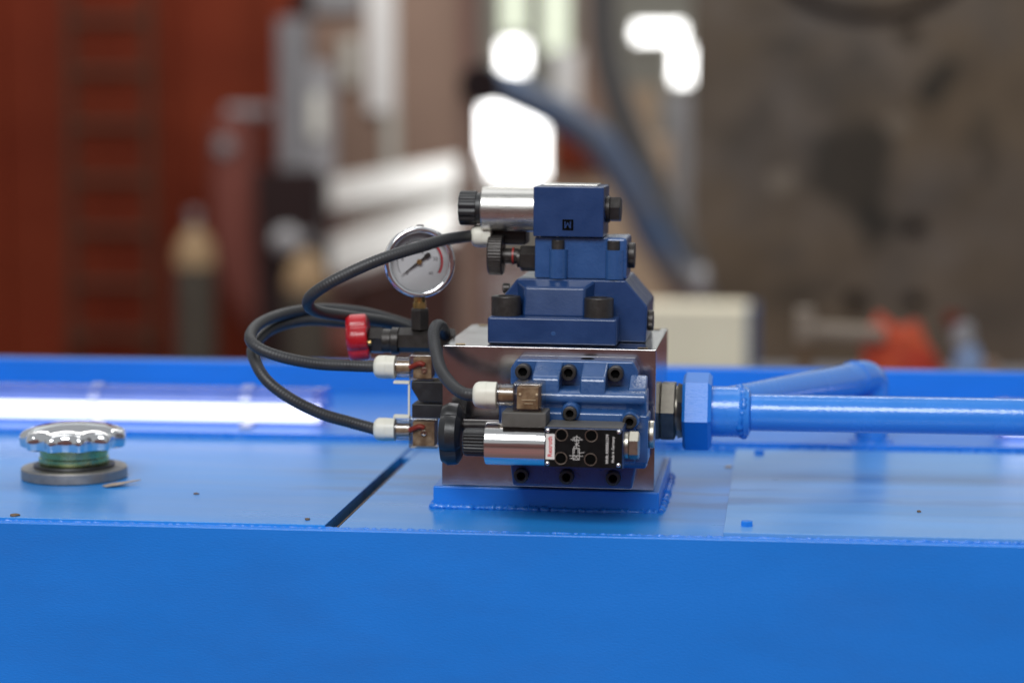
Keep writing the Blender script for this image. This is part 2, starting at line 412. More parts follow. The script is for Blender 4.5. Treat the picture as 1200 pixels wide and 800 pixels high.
# ------------------------------------------------------------------ filler breather cap
CX, CY = -438.5, 205
cap = thing('filler_cap', 'chrome scalloped filler breather cap on the left of the tank top', 'filler cap', (CX, CY, 3.2))
b = new(); loft(b, 'Z', (CX, CY, 3.2), [(0, 46.5), (1, 47.6), (9.0, 47.6), (10.2, 46.6), (10.3, 30)], 64)
obj('flange', b, 'aged_steel', cap)
b = new(); loft(b, 'Z', (CX, CY, 13.6), [(0, 36), (1.2, 36.5), (2.6, 36)], 48); obj('gasket', b, 'black_plastic', cap)
b = new(); loft(b, 'Z', (CX, CY, 16.2), [(0, 30.5), (1.5, 31.5), (6, 31.5), (7, 30.4), (12, 30.8), (18, 30.5)], 48); obj('neck', b, 'zinc_green', cap)
def scallop(th, i):
    k = 0.0 if i >= 9 else (0.062 if i <= 5 else 0.062 * (9 - i) / 4)
    return 1 - k + k * (math.cos(th * 11) + 0.18 * math.cos(th * 22))
b = new(); loft(b, 'Z', (CX, CY, 31.5), [(3, 30), (0.6, 41), (0, 44.5), (1, 46.8), (7, 47.8), (11.5, 47.4), (14.4, 45), (16.4, 41), (17.8, 35), (19.4, 27), (21, 14), (21.6, 3)], 168, scallop)
obj('cap', b, 'chrome', cap, smooth=50)
b = new()
prism(b, [(-398, 158), (-393, 152), (-384, 156), (-372, 170), (-368, 177), (-381, 170), (-392, 168)], 'XY', 3.5, 4.6, 0.3)
for v in b.verts:
    v.co.z += max(0, (v.co.x + 398) * 0.10)
o = obj('paper_scrap', b, 'scrap', origin=(-385, 163, 3.5)); tag(o, 'small torn tan scrap lying beside the chrome filler cap', 'scrap')
for i, (x, y, r, lb) in enumerate(((-428, 16, 4.0, 'dark dirt fleck near the front edge in front of the filler cap'), (-185, 27, 2.6, 'tiny brown fleck near the front end of the dark groove'), (-306, 132, 2.2, 'tiny dark fleck in the middle of the left cover plate'), (311, 118, 2.4, 'tiny dark fleck on the right cover plate'), (420, 210, 3.0, 'dark fleck far right on the right cover plate'), (148, 350, 3.4, 'tan paint fleck beside the rear corner of the right cover plate'), (398, 60, 3.0, 'white paint fleck near the front edge of the right cover plate'))):
    b = new(); z = 3.3 if x < -168 else (4.3 if x > 153 else 0.1)
    rn = random.Random(i)
    prism(b, [(x + math.cos(k) * r * rn.uniform(.5, 1.3), y + math.sin(k) * r * rn.uniform(.8, 2.0)) for k in (0, .9, 1.8, 2.8, 3.7, 4.6, 5.5)], 'XY', z, z + 0.9)
    o = obj('dirt_fleck', b, 'scrap' if i in (5,) else ('sticker' if i == 6 else 'rust_edge'), origin=(x, y, z)); tag(o, lb, 'dirt', 'flecks of dirt on the tank top')

# ------------------------------------------------------------------ tube lamps on the rear deck
def tube_lamp(x0, x1, clips, label):
    t = thing('tube_lamp', label, 'tube lamp', ((x0 + x1) / 2, 522, 6), 'tube lamps on the rear deck')
    yc, zc = 522, 27.5
    b = new(); loft(b, 'X', (x0 + 6, yc, zc), [(0, 19.2), (x1 - x0 - 12, 19.2)], 32); obj('clear_sleeve', b, 'clear_lens', t)
    b = new(); cyl(b, 'X', (x0 + 12, yc - 2, zc - 8.2), x1 - x0 - 22, 9.8, 24); obj('lit_tube', b, 'lamp_tube', t)
    b = new(); box(b, x0 + 10, x1 - 10, yc + 8.2, yc + 10, zc - 14, zc + 14.6, .4); obj('reflector', b, 'lamp_back', t)
    for x in (x0, x1 - 16):
        b = new(); loft(b, 'X', (x, yc, zc), [(0, 15), (2, 19), (14, 20.4), (16, 20.4)], 32); obj('end_cap', b, 'clear_lens', t)
    for x in clips:
        b = new(); loft(b, 'X', (x - 6, yc, zc), [(0, 19.4), (0, 21.4), (12, 21.4), (12, 19.4)], 32, cap0=False, cap1=False)
        c = obj('clip', b, 'clear_clip', t)
        b = new(); box(b, x - 6, x + 6, yc - 24, yc + 16, 6.2, 9, 0.6); obj('clip_foot', b, 'lamp_metal', c)
tube_lamp(-1100, -268, (-840, -514, -353), 'lit white tube lamp in clear sleeve behind the filler cap')
tube_lamp(405, 1100, (640, 900), 'lit white tube lamp end glowing behind the blue pipe at right')

# ================================================================== VALVE BLOCK ASSEMBLY (leans half a degree to the right)
ROLL = []
def athing(*a, **k):
    t = thing(*a, **k); ROLL.append(t); return t
blk = athing('manifold_block', 'ground steel manifold block standing on blue welded base plate', 'valve block', (2, 200, 0))
b = new(); box(b, -88, 92, 115, 293, 18.2, 137, 0.9); obj('steel_block', b, 'ground_steel', blk)
b = new(); box(b, -94.5, 96.5, 109.5, 299, -3, 18, 1.4, 3); bp = obj('base_plate', b, 'tank_paint', blk)
weld('weld_bead', [(-95, 108.5, 0.6), (-40, 107.8, 0.6), (40, 107.8, 0.6), (96, 108.5, 0.8)], 2.8, bp, 11, 1.8)
weld('weld_bead', [(97.5, 110, 0.8), (98.5, 170, 0.8), (98.5, 230, 0.8), (97.5, 297, 0.8)], 3.2, bp, 12, 1.8)
weld('weld_bead', [(-95.5, 110, 0.4), (-96, 200, 0.4), (-95.5, 297, 0.4)], 2.6, bp, 13, 1.8)
for (x, y) in ((-74, 124), (80, 124), (82, 282), (-76, 282)):           # threaded lifting holes in the top face
    b = new(); loft(b, 'Z', (x, y, 137.05), [(0, 3.6), (0.5, 4.6), (0.6, 2.8)], 20); obj('bright_plug', b, 'brass', blk)
# big hex plug on the right face
b = new(); loft(b, 'X', (92, 205, 74), [(0, 27), (1, 28), (12, 28), (13, 27)], 48, hexr(27), phase=R(27)); hp = obj('hex_plug', b, 'dark_zinc', blk, smooth=25)
b = new(); loft(b, 'X', (105, 205, 74), [(0, 22), (1.5, 22)], 40); loft(b, 'X', (106.5, 205, 74), [(0, 25), (6.5, 23), (9, 16)], 48, hexr(5), phase=R(5)); obj('check_nut', b, 'dark_zinc', hp, smooth=25)

# ------------------------------------------------------------------ pipework on the right
pipe = thing('delivery_pipe', 'bright blue painted hydraulic pipe with union nut running off to the right', 'pipe', (284, 480, 6))
b = new(); loft(b, 'X', (112, 205, 73), [(0, 32), (2.5, 35), (22, 35), (25, 31.5)], 48, hexr(38), phase=R(38)); obj('union_nut', b, 'tank_paint', pipe, smooth=25)
b = new(); loft(b, 'X', (137, 205, 73), [(0, 22), (22, 22), (24, 22.5), (26, 21.3), (28, 22.6), (30, 21.0), (32, 20.5), (34, 16.2)], 48)
obj('sleeve', b, 'pipe_paint', pipe)
weld('weld_bead', [(163 + 2 * math.sin(a * 3), 205 + 20.4 * math.cos(a), 73 + 20.4 * math.sin(a)) for a in [k * math.pi / 8 for k in range(17)]], 2.6, pipe, 21, 1.8)
b = new(); cyl(b, 'X', (165, 205, 72.6), 900, 16, 48); obj('tube', b, 'pipe_paint', pipe, smooth=60)
path = spline([(146, 210, 81), (172, 254, 79.8), (205, 322, 77.5), (245, 405, 74), (265, 446, 73), (275, 466, 73), (282, 479.5, 69), (285, 484.5, 60), (285, 485, 48), (285, 485, 28), (285, 485, 6)], 3)
b = new(); sweep(b, path, 14.6, 32, lambda i: min(1.12, 0.86 + 0.003 * i)); br = obj('branch_elbow', b, 'pipe_paint', pipe, smooth=60)
rn = random.Random(4)
weld('weld_bead', [tuple(Vector((266, 448, 73)) + Vector((math.cos(a) * 14.6, -math.cos(a) * 7.0, math.sin(a) * 16.2))) for a in [k * math.pi / 8 for k in range(17)]], 1.6, br, 22, 1.8)
b = new(); loft(b, 'Z', (285, 485, 6), [(0, 22), (3, 21), (5, 15)], 32); obj('socket_ring', b, 'tank_paint', pipe)

# ------------------------------------------------------------------ bolts
def socket_bolt(name, parent, axis, o, length, r, material='black_oxide', hexdepth=True, sgn=1):
    """o: centre of the head's seat, head grows by length along the axis (length may be negative)"""
    b = new(); s = 1 if length > 0 else -1; L_ = abs(length)
    loft(b, axis, o, [(0, r), (s * (L_ - 1.2), r), (s * (L_ - .4), r * .96), (s * L_, r * .86), (s * L_, r * .58), (s * (L_ - 4), r * .56)], 32, cap0=False)
    h = obj(name, b, material, parent)
    a = basis(axis)[0]
    b = new(); loft(b, axis, Vector(o) + a * (s * (L_ - 4.2)), [(0, r * .565), (s * 0.4, r * .565)], 6); obj('hex_socket', b, 'socket_black', h, smooth=0)
    return h

# ------------------------------------------------------------------ pilot operated relief valve on top of the block
rv = athing('relief_valve', 'dark blue chamfered relief valve body bolted on top of the steel block', 'valve', (10, 190, 137))
b = new()
prism(b, [(-44, 137.2), (80, 137.2), (81, 168.5), (62, 190.4), (-31, 190.4), (-44, 174)], 'XZ', 166, 262, 1.6, 3)
body = obj('valve_body', b, 'valve_paint', rv)
b = new(); box(b, -52, 57.6, 131, 176, 137.3, 160.2, 2.0, 3); obj('flange', b, 'valve_paint', rv)
# sloped bulge between the two big bolts
b = new(); sub = new()
P8 = [(-23.5, 147, 159.5), (28.5, 147, 159.5), (34, 168, 159.5), (-29, 168, 159.5), (-22.5, 151, 184.6), (28.6, 151, 184.6), (37, 168, 190.0), (-33, 168, 190.0)]
V = [sub.verts.new(p) for p in P8]
for f_ in ((0, 3, 2, 1), (4, 5, 6, 7), (0, 1, 5, 4), (1, 2, 6, 5), (2, 3, 7, 6), (3, 0, 4, 7)): sub.faces.new([V[i] for i in f_])
bmesh.ops.recalc_face_normals(sub, faces=sub.faces); sharp_bevel(sub, 2.2, 3, 20); merge(b, sub); obj('bulge', b, 'valve_paint', rv)
for x in (-38.6, 40.8): socket_bolt('socket_bolt', rv, 'Z', (x, 150, 160.2), 16.6, 12.6)
for x in (-38.6, 40.8): socket_bolt('socket_bolt', rv, 'Z', (x, 246, 160.2), 16.6, 12.6)
b = new(); cyl(b, 'X', (80.5, 182, 155), 5, 9, 24, 0.8); obj('side_plug', b, 'black_oxide', rv)
b = new(); cyl(b, 'X', (-46, 186, 180), 6, 4.6, 20, 0.6); obj('side_plug', b, 'black_oxide', rv)
b = new(); loft(b, 'Y', (4, 131.2, 147), [(0, 2.2), (-0.5, 1.6)], 12); obj('casting_dot', b, 'cast_paint', rv)

# ------------------------------------------------------------------ pilot relief stage with solenoid
pv = athing('pilot_relief_valve', 'dark navy solenoid pilot valve stacked at the very top with brushed silver coil', 'solenoid valve', (20, 195, 190.4))
b = new(); box(b, -17, 62, 172, 226, 190.6, 226, 1.4)
box(b, 44, 62.4, 170, 226, 190.7, 226.4, 3.0, 3)
obj('lower_body', b, 'cast_paint', pv)
for x0, x1 in ((-4.6, 11.8),):
    b = new(); loft(b, 'Z', ((x0 + x1) / 2, 173, 190.8), [(0, 8.2), (25, 8.2)], 28); p_ = obj('pillar', b, 'cast_paint', pv)
b = new(); loft(b, 'Z', (52, 173, 190.8), [(0, 8.2), (25, 8.2)], 28); obj('pillar', b, 'cast_paint', pv)
for x in (3.2, 51): socket_bolt('socket_bolt', pv, 'Z', (x, 171, 215.8), 8, 5.6)
b = new(); box(b, -18, 42.4, 166.5, 222, 226.6, 269.6, 1.3); ub = obj('upper_body', b, 'valve_paint', pv)
b = new(); box(b, -10, 36, 176, 214, 269.7, 270.9, 0.4); obj('top_plate', b, 'satin_steel', ub)
b = new(); box(b, 7.2, 16.6, 165.9, 166.4, 232.4, 241.6, 0.2); mk = obj('square_mark', b, 'socket_black', ub)
b = new(); prism(b, [(9, 234), (10, 234), (11.8, 237.5), (13.6, 234), (14.6, 234), (14.6, 240), (13.6, 240), (13.6, 236), (11.8, 239.5), (10, 236), (10, 240), (9, 240)], 'XZ', 165.6, 165.9); obj('emblem', b, 'valve_paint', mk)
b = new(); cyl(b, 'X', (42.4, 192, 249.5), 3.5, 11.5, 32, .4); loft(b, 'X', (46, 192, 249.5), [(0, 10.6), (0.6, 11.2), (8.6, 11.2), (9.4, 10.2)], 48, hexr(20), phase=R(20)); obj('end_nut', b, 'black_oxide', ub, smooth=25)
b = new(); cyl(b, 'X', (62.4, 192, 210), 5.6, 11, 32, 0.8); obj('side_plug', b, 'black_oxide', pv)
b = new(); loft(b, 'X', (-18, 193, 248.3), [(0, 19.4), (-46, 19.4), (-47, 18.9), (-47.6, 17)], 64); obj('coil', b, 'satin_steel', pv)
def ribs(n, d): return lambda th, i: 1 - d * (0.5 + 0.5 * math.cos(th * n)) ** 2
b = new(); loft(b, 'X', (-65.6, 193, 248.8), [(0, 13.5), (-4.6, 13.5), (-4.8, 15.2), (-18.5, 15.2), (-19.7, 14)], 144, lambda th, i: ribs(12, .09)(th, i) if i > 1 else 1); obj('end_cap_knob', b, 'black_plastic', pv, smooth=45)
# adjusting spindle
ad = obj('adjuster_stem', cyl(new(), 'X', (-33, 192, 207.6), -14, 6.8, 32, .5), 'black_oxide', pv)
b = new(); loft(b, 'X', (-17, 192, 205.8), [(0, 11.4), (-13.5, 11.4), (-14.5, 10.6), (-14.5, 8), (-17, 8)], 48, lambda th, i: hexr(10)(th, i) if i < 3 else 1, phase=R(10)); obj('lock_nut', b, 'black_oxide', pv, smooth=25)
b = new(); loft(b, 'X', (-46.5, 192, 208.6), [(0, 16.5), (-1, 17.6), (-11.6, 17.6), (-12.8, 16.4), (-12.8, 6)], 160, lambda th, i: ribs(40, .035)(th, i) if i in (1, 2) else 1); obj('adjuster_knob', b, 'black_oxide', pv, smooth=60)
b = new(); loft(b, 'X', (-37, 192, 207.8), [(0, 7.6), (-1.5, 7.6)], 24); obj('red_ring', b, 'red_wire', pv)
# connector behind the coil
b = new(); box(b, -57, -28, 200, 230, 217, 231, 1.5); obj('connector', b, 'black_plastic', pv)
def gland(parent, o, s, length=19, r=10.8):
    """white cable gland, axis X, from o towards s"""
    b = new()
    loft(b, 'X', o, [(0, r * .80), (s * .8, r * .98), (s * length * .42, r * .98), (s * length * .46, r)], 48, lambda th, i: 1 - .05 * (0.5 + .5 * math.cos(th * 6)), cap1=False)
    loft(b, 'X', o, [(s * length * .46, r), (s * length * .80, r * .97), (s * length * .92, r * .86), (s * length, r * .66), (s * length, r * .46)], 48, lambda th, i: 1 - (.03 if i < 2 else 0) * (0.5 + .5 * math.cos(th * 6)), cap0=False)
    return obj('cable_gland', b, 'white_plastic', parent)
gland(pv, (-57, 196, 224.5), -1, 18, 10)

# ------------------------------------------------------------------ main directional valve on the front face
mv = athing('main_valve', 'cast blue main spool valve bolted to the front of the steel block', 'valve', (27, 100, 18))
b = new(); prism(b, [(-22, 130), (75, 130), (79, 122), (79, 104), (79, 46), (75, 24), (-24, 24), (-27, 46), (-27, 104), (-27, 122)], 'XZ', 88, 114.8, 2.0, 3)
mb = obj('mounting_flange', b, 'cast_paint', mv)
b = new()
prism(b, [(88.2, 109.5), (59, 109.5), (54, 106.5), (53, 100.5), (58, 96.5), (61, 90), (61, 54), (66, 45), (88.2, 43)], 'YZ', -33, 88, 2.2, 3)
obj('spool_housing', b, 'cast_paint', mv)
b = new(); prism(b, [(62, 95), (49.6, 92), (49.6, 52), (62, 50)], 'YZ', 4, 80, 2.0, 3); obj('pilot_pad', b, 'cast_paint', mv)
b = new(); box(b, 78, 89.6, 58, 92, 50, 90, 2.0, 3); obj('end_housing', b, 'cast_paint', mv)
for x0, x1 in ((-5.5, 17), (33.8, 54.6)):
    b = new(); prism(b, [(89, 128.8), (86, 128.6), (60, 121), (56.5, 118), (54.2, 102), (89, 102)], 'YZ', x0, x1, 1.8, 3); obj('rib', b, 'cast_paint', mv)
b = new(); prism(b, [(89, 119), (85, 119), (62, 111), (58, 104), (89, 104)], 'YZ', 72.5, 87, 1.8, 3); obj('rib', b, 'cast_paint', mv)
for x in (-15.4, 22.2, 60.8):
    socket_bolt('socket_bolt', mv, 'Y', (x, 88, 120.6), -11, 6.6)
    socket_bolt('socket_bolt', mv, 'Y', (x - 1, 88, 33.6), -8, 6.2)
for (x, z) in ((27.2, 92.5), (75.5, 87)):
    b = new(); loft(b, 'Y', (x, 66, z), [(0, 8.4), (-18, 7.6), (-20, 6.4)], 28); obj('bolt_boss', b, 'cast_paint', mv)
    socket_bolt('socket_bolt', mv, 'Y', (x, 46.4, z - .4), -5.5, 5.8)
b = new(); loft(b, 'Z', (36, 101, 130.05), [(0, 6), (0.5, 5), (0.2, 4)], 24); obj('threaded_port', b, 'socket_black', mv)
b = new(); cyl(b, 'X', (89.4, 76, 72), 4.5, 11.4, 32, 1); obj('end_cap', b, 'zinc_steel', mv)
b = new(); cyl(b, 'X', (-33, 85, 74), -34, 5.2, 24, .6); obj('adjuster_stem', b, 'black_oxide', mv)
b = new(); loft(b, 'X', (-64.6, 85, 66.6), [(-1, 17), (-2, 20), (-5, 24.6), (-13, 25.4), (-18.4, 22.6), (-19.4, 18)], 96, lambda th, i: 0.84 + 0.19 * abs(math.cos(th * 2 + 0.35)) ** .7)
obj('lobed_knob', b, 'black_plastic', mv, smooth=32)

# ------------------------------------------------------------------ pilot directional valve with the black name plate
dv = athing('pilot_directional_valve', 'small solenoid valve in front with black nameplate and polished chrome coil', 'solenoid valve', (20, 30, 50))
b = new(); box(b, 10.4, 73, 9, 49.2, 53.4, 85.4, 1.0); vb = obj('valve_body', b, 'valve_paint', dv)
b = new(); box(b, 12, 72, 10.5, 47, 85.5, 86.3, .3); obj('top_face', b, 'grey_plastic', vb)
b = new(); box(b, 10.9, 72.4, 7.6, 8.8, 54.6, 84.9, 0.3); npl = obj('nameplate', b, 'plate_black', dv)
for (x, z) in ((13.2, 83.4), (69.6, 83.5), (13.2, 57.0), (69.6, 57.0)):
    b = new(); loft(b, 'Y', (x, 7.5, z), [(0, 1.85), (-.6, 1.7), (-1.1, 1.1), (-1.3, .3)], 20); obj('rivet', b, 'chrome', npl)
for (x, z) in ((24.1, 80.0), (47.8, 80.0), (23.8, 61.3), (47.4, 61.0)):
    b = new(); loft(b, 'Y', (x, 7.5, z), [(0, 5.0), (-.25, 5.0), (-.25, 4.5), (0.0, 4.4)], 36, cap0=False, cap1=False); h = obj('hole_rim', b, 'zinc_steel', npl)
    b = new(); loft(b, 'Y', (x, 7.54, z), [(0, 4.45), (-.08, 4.45)], 28); obj('bolt_hole', b, 'socket_black', h, smooth=0)
RX = Matrix.Rotation(R(90), 3, 'X')              # text lies in the XZ plane facing -Y
RUP = Matrix.Rotation(R(-90), 3, 'Y') @ RX       # and reads bottom to top
b = new(); box(b, 11.7, 18.8, 7.2, 7.5, 60.2, 80.6); stk = obj('sticker', b, 'sticker', npl, smooth=0)
text('brand_lettering', 'Rexroth', 4.9, 'print_red', stk, (15.2, 7.12, 70.4), RUP, bold=0.10)
text('lettering', 'MNR: R900561274', 3.0, 'print_white', npl, (60.6, 7.5, 69.6), RUP, bold=0.06)
text('lettering', 'Made in Germany', 2.9, 'print_white', npl, (65.2, 7.5, 69.2), RUP, bold=0.04)
def strip(bm, x0, z0, x1, z1, w=.35):
    d = Vector((x1 - x0, 0, z1 - z0)); n = Vector((-d.z, 0, d.x)).normalized() * w / 2
    vs_ = [bm.verts.new(Vector((x, 7.45, z)) + s * n) for x, z, s in ((x0, z0, 1), (x1, z1, 1), (x1, z1, -1), (x0, z0, -1))]
    bm.faces.new(vs_)
b = new()
for z0, z1 in ((60.5, 65), (65, 69.5)):                # spool symbol boxes
    for s_ in ((33.5, z0, 38.5, z0), (38.5, z0, 38.5, z1), (38.5, z1, 33.5, z1), (33.5, z1, 33.5, z0)): strip(b, *s_, .45)
strip(b, 34.2, 61, 37.8, 64.6); strip(b, 34.2, 64.6, 37.8, 61); strip(b, 34.5, 65.5, 34.5, 69); strip(b, 37.4, 65.5, 37.4, 69); strip(b, 30.5, 63.5, 41.5, 63.5); strip(b, 31, 61.5, 33.4, 61.5); strip(b, 38.6, 65.8, 42.5, 66.6)
for s_ in ((33.8, 70.2, 38.2, 74.5), (35, 73.5, 38.6, 71.2), (34, 75.5, 38.4, 75.5), (36.2, 70, 36.2, 80), (33, 77.5, 36.2, 79), (36.2, 79, 39.5, 77.5), (33, 75.5, 34.8, 77.5), (31.5, 76.5, 41, 76.5)): strip(b, *s_, .4)
bmesh.ops.recalc_face_normals(b, faces=b.faces)
obj('spool_symbol', b, 'print_white', npl, smooth=0)
b = new(); loft(b, 'X', (10.6, 28, 68.8), [(0, 17.4), (-48, 17.4), (-49, 17.0), (-49.6, 15)], 72); obj('coil', b, 'coil_chrome', dv)
b = new(); loft(b, 'X', (-38.8, 28, 69.2), [(0, 10.2), (-1.5, 11.4), (-16.5, 11.2), (-18.2, 9.8)], 144, lambda th, i: ribs(24, .10)(th, i) if i in (1, 2) else .96); obj('end_cap_knob', b, 'black_plastic', dv, smooth=50)
b = new(); cyl(b, 'X', (72.8, 28, 70), 3.4, 10.8, 32, .5); loft(b, 'X', (76.4, 28, 70), [(0, 10.6), (.6, 11.3), (7.4, 11.3), (8.2, 10.2)], 48, hexr(4), phase=R(4)); obj('end_nut', b, 'zinc_steel', dv, smooth=25)
b = new(); box(b, -24.4, 11.2, 13, 44, 84.2, 96.2, 1.2); cb = obj('connector_base', b, 'grey_plastic', dv)
def clear_plug(parent, x0, x1, y0, y1, z0, z1, barrel_x, gz, up):
    """see-through cable plug with its inner block, screw and barrel; the barrel points towards -X"""
    yc = (y0 + y1) / 2
    b = new(); box(b, x0, x1, y0, y1, z0, z1, 1.6, 3); sh = obj('clear_housing', b, 'clear_brown', parent)
    b = new(); box(b, x0 + 3, x1 - 3.6, y0 + 3.4, y1 - 2, z0 + 1.6, z1 - 3.5, .8); obj('inner_block', b, 'brown_inner', sh)
    b = new(); cyl(b, 'X', (x0 + .4, yc, gz), barrel_x - x0, 9.0, 32, .5); obj('barrel', b, 'clear_brown', sh)
    b = new(); cyl(b, 'X', (x0 + .2, yc, gz), barrel_x - x0 + 1, 5.6, 24, .5); obj('wire_sheath', b, 'brown_inner', sh)
    return sh
sh = clear_plug(cb, -16.2, 7.8, 15, 42, 96.4, 119.2, -30, 108, True)
for x in (-10.5, 3.0):
    b = new(); loft(b, 'Y', (x, 18.3, 110), [(0, 1.1), (-.8, .9), (-1.1, .3)], 14); obj('indicator_led', b, 'led_dot', sh)
b = new(); box(b, -9, 2, 17.6, 18.3, 105.4, 105.9); box(b, -7, 0, 17.6, 18.3, 102.6, 103); obj('moulded_line', b, 'led_dot', sh)
gland(dv, (-29.6, 28, 107.6), -1, 19.5, 10.9)

# ------------------------------------------------------------------ two cable plugs on the left face of the block
def side_plug(label, upper):
    z0, z1 = (103.4, 126) if upper else (45, 71.6)
    t = athing('solenoid_plug', label, 'cable plug', (-105, 150, z0), group='cable plugs on the left of the block')
    b = new()
    if upper:
        prism(b, [(-118, 103.2), (-118, 97), (-111, 85.6), (-88.2, 85.6), (-88.2, 103.2)], 'XZ', 136, 164, 1.0)
    else:
        box(b, -117.5, -88.2, 136, 164, 71.8, 83.6, 1.0)
    obj('coil_base', b, 'black_plastic', t)
    gz = 113.2 if upper else 59
    sh = clear_plug(t, -120.4, -97.6 if upper else -94.8, 137, 163, z0, z1, -134, gz, upper)
    b = new(); loft(b, 'Y', (-107.5, 140.2, gz - .5), [(0, 2.8), (-1.2, 2.6), (-1.4, 1.6), (-.8, 1.5)], 20); obj('screw', b, 'chrome', sh)
    b = new(); sweep(b, spline([(-120, 140, gz + 1), (-116, 139.4, gz + 3), (-111, 139.2, gz + 5), (-107, 139.4, gz + 3.4)], 1), 2.3, 10); obj('red_wire', b, 'red_wire', sh)
    gland(t, (-133.4, 150, gz), -1, 19, 10.2)
    b = new(); box(b, -134, -120, 138, 146, 100.2 if upper else 70.4, 102.6 if upper else 73.2, .6); obj('lock_tab', b, 'white_plastic', t)
side_plug('upper clear brown cable plug with white gland, left of the steel block', True)
side_plug('lower clear brown cable plug with white gland, near the tank top', False)
b = new(); prism(b, [(-121.4, 71), (-119.6, 71), (-119.6, 102), (-121.4, 102)], 'XZ', 139, 141, .4)
o = obj('retaining_strap', b, 'white_plastic', origin=(-120, 135, 73)); tag(o, 'thin white strap joining the two cable plugs left of the block', 'strap'); ROLL.append(o)

# ------------------------------------------------------------------ gauge isolator and gauge
nv = athing('needle_valve', 'black gauge shut-off valve with red lobed handwheel left of the block', 'valve', (-120, 190, 122))
b = new(); loft(b, 'X', (-138, 190, 132.5), [(0, 10), (.8, 11), (49, 11)], 48, hexr(0), phase=R(0)); obj('valve_body', b, 'black_oxide', nv, smooth=25)
b = new(); loft(b, 'X', (-138, 190, 131.5), [(0, 11.8), (-6, 11.8), (-7, 10.4), (-14, 10.4), (-14.2, 12), (-25, 12), (-27, 10.6)], 48, lambda th, i: hexr(15)(th, i) if i > 3 else 1, phase=R(15)); obj('bonnet', b, 'black_oxide', nv, smooth=30)
b = new(); cyl(b, 'X', (-164, 190, 134), -8, 5, 20, .5); obj('spindle', b, 'black_oxide', nv)
def lobes(th, i): return 0.86 + 0.15 * abs(math.cos(th * 2.5 + 0.5)) ** 0.75
b = new(); loft(b, (1, 0.10, 0.10), (-164.6, 189, 135), [(-1, 12), (0, 18.5), (-2, 20.5), (-14, 21), (-18.4, 19), (-19.4, 12)], 100, lobes)
hw = obj('handwheel', b, 'red_plastic', nv, smooth=60)
b = new(); cyl(b, 'X', (-163.2, 174, 131), 3.4, 2.2, 16, .4); obj('set_screw', b, 'brass', hw)
b = new(); loft(b, 'Z', (-119.6, 190, 142), [(0, 8), (.6, 8.6), (17, 8.6), (18.8, 7.4)], 48, hexr(12), phase=R(12)); obj('gauge_nut', b, 'black_oxide', nv, smooth=25)
GR = R(17); gx, gy, gz = -121, 190, 201.6
ga = athing('pressure_gauge', 'round chrome pressure gauge with white dial above the shut-off valve', 'gauge', (gx, gy, 161))
GN = Vector((math.sin(GR), -math.cos(GR), 0.02)).normalized()        # the way the dial faces
def gp(u, v, d): # point on the dial: u right, v up, d outwards
    e = Vector((math.cos(GR), math.sin(GR), 0)); return Vector((gx, gy, gz)) + e * u + Vector((0, 0, 1)) * v + GN * d
b = new(); loft(b, GN, gp(0, 0, -14), [(0, 26), (2, 29), (16, 29.3)], 72); obj('case', b, 'chrome', ga)
b = new(); loft(b, GN, gp(0, 0, 4), [(0, 29.5), (0.6, 31), (4, 31.2), (7, 30.4), (8, 29), (7.6, 26.4), (5.6, 25.2), (-1.4, 25.0)], 96, cap0=False, cap1=False); obj('bezel', b, 'chrome', ga, smooth=60)
b = new(); loft(b, GN, gp(0, 0, 2.4), [(0, 25.4), (.5, 25.4)], 72); dial = obj('dial', b, 'dial_white', ga, smooth=30)
def arcband(bm, r0, r1, a0, a1, d, n=40):
    vs_ = []
    for k in range(n + 1):
        a = R(a0 + (a1 - a0) * k / n)
        vs_.append((bm.verts.new(gp(r0 * math.cos(a), r0 * math.sin(a), d)), bm.verts.new(gp(r1 * math.cos(a), r1 * math.sin(a), d))))
    for k in range(n): bm.faces.new((vs_[k][0], vs_[k][1], vs_[k + 1][1], vs_[k + 1][0]))
b = new(); arcband(b, 19.4, 21.2, 68, -44, 3.1); bmesh.ops.recalc_face_normals(b, faces=b.faces); obj('red_arc', b, 'print_red', dial, smooth=0)
b = new(); arcband(b, 18.6, 19.0, -45, 225, 3.1, 60)
for k in range(41):
    a = 225 - 270 * k / 40; rr = 21.6 if k % 8 == 0 else 20.4
    arcband(b, 19.0, rr, a - .45, a + .45, 3.1, 1)
for q in (-5.5, 5.5):
    vsn = [b.verts.new(gp(q + 1.5 * math.cos(k * math.pi / 5), -13.2 + 1.5 * math.sin(k * math.pi / 5), 3.1)) for k in range(10)]; b.faces.new(vsn)
for (u0, u1, v) in ((-8, 9.5, -17.4), (-4, 4, -20.4)):
    arr = [b.verts.new(gp(u, v + dv_, 3.1)) for u, dv_ in ((u0, -.5), (u1, -.5), (u1, .5), (u0, .5))]; b.faces.new(arr)
bmesh.ops.recalc_face_normals(b, faces=b.faces); obj('scale_marks', b, 'print_grey', dial, smooth=0)
GROT = Matrix.Rotation(GR, 3, 'Z') @ RX
for k, s_ in enumerate(('0', '8', '16', '24', '32', '40')):
    a = R(225 - 270 * k / 5); text('dial_number', s_, 4.4, 'print_grey', dial, gp(14.6 * math.cos(a), 14.6 * math.sin(a), 3.1), GROT)
text('dial_unit', 'MPa', 4.4, 'print_grey', dial, gp(0, 8.4, 3.1), GROT)
pa = R(217); pd = Vector((math.cos(pa), math.sin(pa))); pn = Vector((-pd.y, pd.x))
b = new(); out = [pd * 20, pn * .9 + pd * 2, pn * 1.0 - pd * 6, pn * 2.0 - pd * 7, pn * 2.0 - pd * 11, -pd * 12, -pn * 2.0 - pd * 11, -pn * 2.0 - pd * 7, -pn * 1.0 - pd * 6, -pn * .9 + pd * 2]
